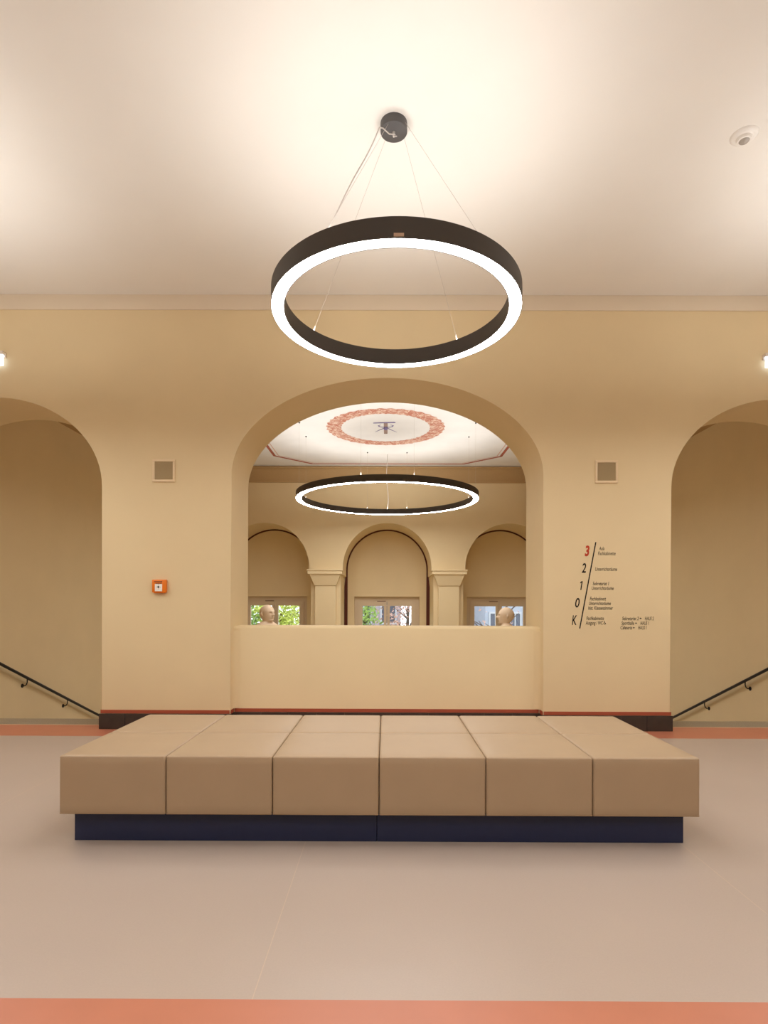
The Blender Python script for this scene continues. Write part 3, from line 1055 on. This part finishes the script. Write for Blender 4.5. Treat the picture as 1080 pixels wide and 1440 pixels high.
def bust_mesh():
    """Bald head, neck and shoulders in one skin; faces -y; head about 0.31 m tall; z = 0 at the lower edge."""
    bm = bmesh.new()
    NA = 96
    rows = []
    H = 0.31
    zc_ = 0.33          # chin height
    levels = []
    n_low = 14
    for k in range(n_low):
        levels.append(k / n_low * zc_)
    n_hi = 34
    for k in range(n_hi + 1):
        levels.append(zc_ + H * (1 - math.cos(PI * (k / n_hi))) / 2)
    levels = sorted(set(round(l, 5) for l in levels))
    for z in levels[:-1]:
        row = []
        h = (z - zc_) / H                       # 0 chin .. 1 crown
        for k in range(NA):
            a = 2 * PI * k / NA                 # 0 = front (-y)
            ca, sa_ = math.cos(a), math.sin(a)
            # head: ellipse per slice
            if h > 0:
                up = math.sqrt(max(0.0, 1 - max(0.0, (h - 0.52) / 0.48) ** 2))
                low = 0.72 + 0.28 * min(1.0, h / 0.45) ** 0.8
                wx = 0.130 * up * low
                wf = 0.142 * up * (0.86 + 0.14 * min(1, h / 0.3))
                wb = 0.158 * up * (0.42 + 0.58 * min(1.0, max(0.0, h - 0.02) / 0.34) ** 0.8)
            else:
                wx, wf, wb = 0.0936, 0.122, 0.066
            # neck and shoulders
            d = zc_ - z
            nx, nf, nb = 0.088, 0.056, 0.100
            t = min(1.0, max(0.0, (d + 0.005) / 0.125))
            t = t * t * (3 - 2 * t)
            tx = min(1.0, max(0.0, (d + 0.03) / 0.115))
            sh_x = nx + (0.245 - nx) * tx * tx * (3 - 2 * tx)
            sh_f = nf + (0.165 - nf) * t
            sh_b = nb + (0.175 - nb) * t
            if d > 0.24:
                q_ = (d - 0.24) / 0.09
                sh_x *= 1 - 0.5 * q_
                sh_f *= 1 - 0.2 * q_
                sh_b *= 1 - 0.2 * q_
            if h > 0.06:
                ax, af, ab = wx, wf, wb
            elif h > -0.12:
                m_ = (h + 0.12) / 0.18
                m_ = m_ * m_ * (3 - 2 * m_)
                ax = sh_x + (wx - sh_x) * m_
                af = sh_f + (wf - sh_f) * m_
                ab = sh_b + (wb - sh_b) * m_
            else:
                ax, af, ab = sh_x, sh_f, sh_b
            ay = af if ca > 0 else ab
            e = 2.25
            r = 1.0 / ((abs(sa_ / ax) ** e + abs(ca / ay) ** e) ** (1 / e)) if ay > 1e-6 and ax > 1e-6 else 0
            aa = a if a <= PI else a - 2 * PI
            if h > 0:
                r += 0.055 * gauss(aa, 0.14) * gauss(h - 0.36, 0.055)            # nose tip
                r += 0.030 * gauss(aa, 0.11) * gauss(h - 0.46, 0.07)             # nose bridge
                r += 0.016 * gauss(aa, 0.55) * gauss(h - 0.575, 0.045)           # brow
                r -= 0.030 * (gauss(aa - 0.34, 0.17) + gauss(aa + 0.34, 0.17)) * gauss(h - 0.50, 0.05)   # eye sockets
                r += 0.006 * (gauss(aa - 0.34, 0.09) + gauss(aa + 0.34, 0.09)) * gauss(h - 0.49, 0.022)  # eyeballs
                r += 0.014 * gauss(aa, 0.26) * gauss(h - 0.225, 0.022)           # upper lip
                r += 0.009 * gauss(aa, 0.24) * gauss(h - 0.165, 0.022)           # lower lip
                r -= 0.014 * gauss(aa, 0.3) * gauss(h - 0.112, 0.025)
                r += 0.024 * gauss(aa, 0.30) * gauss(h - 0.045, 0.045)           # chin
                for sgn in (-1, 1):
                    de = aa - sgn * 1.72
                    r += 0.034 * gauss(de, 0.12) * gauss(h - 0.43, 0.10)        # ears
                    r -= 0.016 * gauss(de + sgn * 0.17, 0.08) * gauss(h - 0.43, 0.07)
            row.append(bm.verts.new((r * sa_, -r * ca, z)))
        rows.append(row)
    for a_, b_ in zip(rows, rows[1:]):
        for k in range(NA):
            k2 = (k + 1) % NA
            bm.faces.new((a_[k], a_[k2], b_[k2], b_[k]))
    tp = bm.verts.new((0, 0, levels[-1]))
    for k in range(NA):
        bm.faces.new((rows[-1][k], rows[-1][(k + 1) % NA], tp))
    bm.faces.new(rows[0][::-1])
    return bm_mesh(bm, 'bust', 80)


bust_me = bust_mesh()
for px, top_y, rz, lab, plab in (
        (375.8, 850.6, math.radians(58), 'beige plaster bust of a bald man before the window with yellow-green leaves', 'tall stone pedestal carrying the bust before the leafy window'),
        (711.5, 854.0, math.radians(-98), 'beige plaster bust of a bald man before the window with pale building view', 'tall stone pedestal carrying the bust before the pale building window')):
    t = on_wall(px, top_y, 11.0)
    zb = t.z - 0.64
    root = empty('bust', (t.x, t.y, zb), rz)
    tag(root, lab, 'bust')
    link('figure', bust_me, 'plaster_bust', root)
    ped = empty('pedestal', (t.x, t.y, LAND))
    tag(ped, plab, 'pedestal')
    hh = zb - LAND
    link('socle', lathe_mesh('socle', [(0, hh - 0.09), (0.13, hh - 0.09), (0.13, hh - 0.075), (0.085, hh - 0.055), (0.085, hh - 0.02), (0.11, hh), (0, hh)], 32, 40), 'stone_pedestal', ped)
    link('shaft', box_mesh('shaft', -0.19, 0.19, -0.19, 0.19, 0.18, hh - 0.15, 0.006, 1), 'stone_pedestal', ped)
    link('cap', box_mesh('cap', -0.225, 0.225, -0.225, 0.225, hh - 0.15, hh - 0.09, 0.01, 2), 'stone_pedestal', ped)
    link('foot', box_mesh('foot', -0.25, 0.25, -0.25, 0.25, 0, 0.18, 0.01, 2), 'stone_pedestal', ped)

# ------------------------------------------------------------------ outside the windows
GZ = -3.2
struct(link('ground', box_mesh('ground', -40, 40, YN + 0.3, 60, GZ - 0.2, GZ), 'lawn'))


def tree(x, y, h, crown_c, crown_r, nleaf, leaf, leafsize, label, rnd, branch_up=0.7):
    root = empty('tree', (x, y, GZ))
    tag(root, label, 'tree')
    bm = bmesh.new()
    top = Vector((rnd.uniform(-0.3, 0.3), rnd.uniform(-0.3, 0.3), h))
    trunk = [Vector((0, 0, 0)).lerp(top, k / 6) + Vector((rnd.uniform(-.08, .08), rnd.uniform(-.08, .08), 0)) for k in range(7)]
    add_tube(bm, trunk, [0.13 * (1 - k / 8.5) for k in range(7)], 7)
    link('trunk', bm_mesh(bm, 'trunk', 60), 'bark', root)
    bm = bmesh.new()
    for k in range(22):
        a = rnd.uniform(0, 2 * PI)
        f = rnd.uniform(0.35, 0.95)
        s = Vector((0, 0, 0)).lerp(top, f)
        L = crown_r * rnd.uniform(0.6, 1.1)
        e = s + Vector((math.cos(a) * L, math.sin(a) * L, L * branch_up * rnd.uniform(0.3, 1.3)))
        m_ = s.lerp(e, 0.5) + Vector((rnd.uniform(-.15, .15), rnd.uniform(-.15, .15), rnd.uniform(-.1, .2)))
        add_tube(bm, [s, m_, e], [0.035, 0.022, 0.008], 5)
    link('branches', bm_mesh(bm, 'branches', 60), 'bark', root)
    bm = bmesh.new()
    clumps = []
    for k in range(40):
        v = Vector((rnd.gauss(0, 1), rnd.gauss(0, 1), rnd.gauss(0, 1))).normalized() * crown_r * rnd.random() ** 0.45
        v.z *= 1.1
        clumps.append(v + Vector((0, 0, crown_c - GZ)))
    for k in range(nleaf):
        c = rnd.choice(clumps) + Vector((rnd.gauss(0, 1), rnd.gauss(0, 1), rnd.gauss(0, 1))) * crown_r * 0.14
        u = Vector((rnd.gauss(0, 1), rnd.gauss(0, 1), rnd.gauss(0, 1))).normalized()
        w = u.orthogonal().normalized()
        s = leafsize * rnd.uniform(0.6, 1.3)
        bm.faces.new([bm.verts.new(c + u * s), bm.verts.new(c + w * s * 0.45), bm.verts.new(c - u * s), bm.verts.new(c - w * s * 0.45)])
    lf = link('foliage', bm_mesh(bm, 'foliage'), leaf, root)
    lf['kind'] = 'stuff'


rnd = random.Random(3)
tree(-3.55, 20.0, 4.2, 0.75, 0.95, 2200, 'leaf_yellow', 0.07, 'yellow-green leafy tree outside the window behind a bust', rnd)
tree(-5.6, 22.5, 5.0, 1.3, 1.1, 1500, 'leaf_green', 0.08, 'small green tree beside the yellow-green tree outside', rnd)
tree(-0.9, 19.6, 4.6, 0.9, 0.7, 700, 'leaf_green', 0.07, 'thin green tree outside the middle window', rnd)
tree(0.75, 23.0, 5.4, 1.0, 1.15, 420, 'leaf_pink', 0.07, 'sparse tree with pinkish leaves outside the middle window', rnd, 1.0)
tree(4.0, 20.0, 5.2, 1.6, 1.2, 60, 'leaf_pink', 0.06, 'nearly bare tree in front of the pale blue building', rnd, 1.0)


def building(x0, x1, y, z1, mname, label, nx, zrows, wwid, whei, roof):
    root = empty('building', ((x0 + x1) / 2, y, GZ))
    tag(root, label, 'building')
    hw_ = (x1 - x0) / 2
    link('wall', box_mesh('wall', -hw_, hw_, 0, 8, 0, z1 - GZ), mname, root)
    link('roof', prism_xz('roof', [(-hw_ - 0.4, z1 - GZ), (hw_ + 0.4, z1 - GZ), (hw_ * 0.5, z1 - GZ + 2.5), (-hw_ * 0.5, z1 - GZ + 2.5)], -0.4, 8.4), 'roof_tile', root)
    fm = boxes_mesh('window', [(-wwid / 2 - 0.08, wwid / 2 + 0.08, -0.06, 0.0, whei / 2, whei / 2 + 0.1), (-wwid / 2 - 0.08, wwid / 2 + 0.08, -0.06, 0.0, -whei / 2 - 0.1, -whei / 2),
                               (-wwid / 2 - 0.08, -wwid / 2, -0.06, 0.0, -whei / 2, whei / 2), (wwid / 2, wwid / 2 + 0.08, -0.06, 0.0, -whei / 2, whei / 2), (-0.03, 0.03, -0.06, 0.0, -whei / 2, whei / 2)])
    fm.materials.append(MATS['far_frame'])
    pm = box_mesh('pane', -wwid / 2, wwid / 2, -0.02, 0.0, -whei / 2, whei / 2)
    pm.materials.append(MATS['far_glass'])
    for i in range(nx):
        for z in zrows:
            xx = -hw_ + (i + 0.5) * 2 * hw_ / nx
            w = link('window', fm, None, root, (xx, -0.002, z - GZ))
            link('pane', pm, None, w)


building(5.6, 15.6, 32.0, 6.5, 'facade_pale', 'pale bluish house with rows of windows beyond the bare tree', 9, (-1.6, 0.45, 3.6), 0.55, 0.8, True)
building(-5.0, 0.9, 34.0, 5.5, 'facade_brown', 'dull mauve house seen behind the thin green tree', 4, (-1.4, 0.9, 3.4), 0.8, 1.3, True)
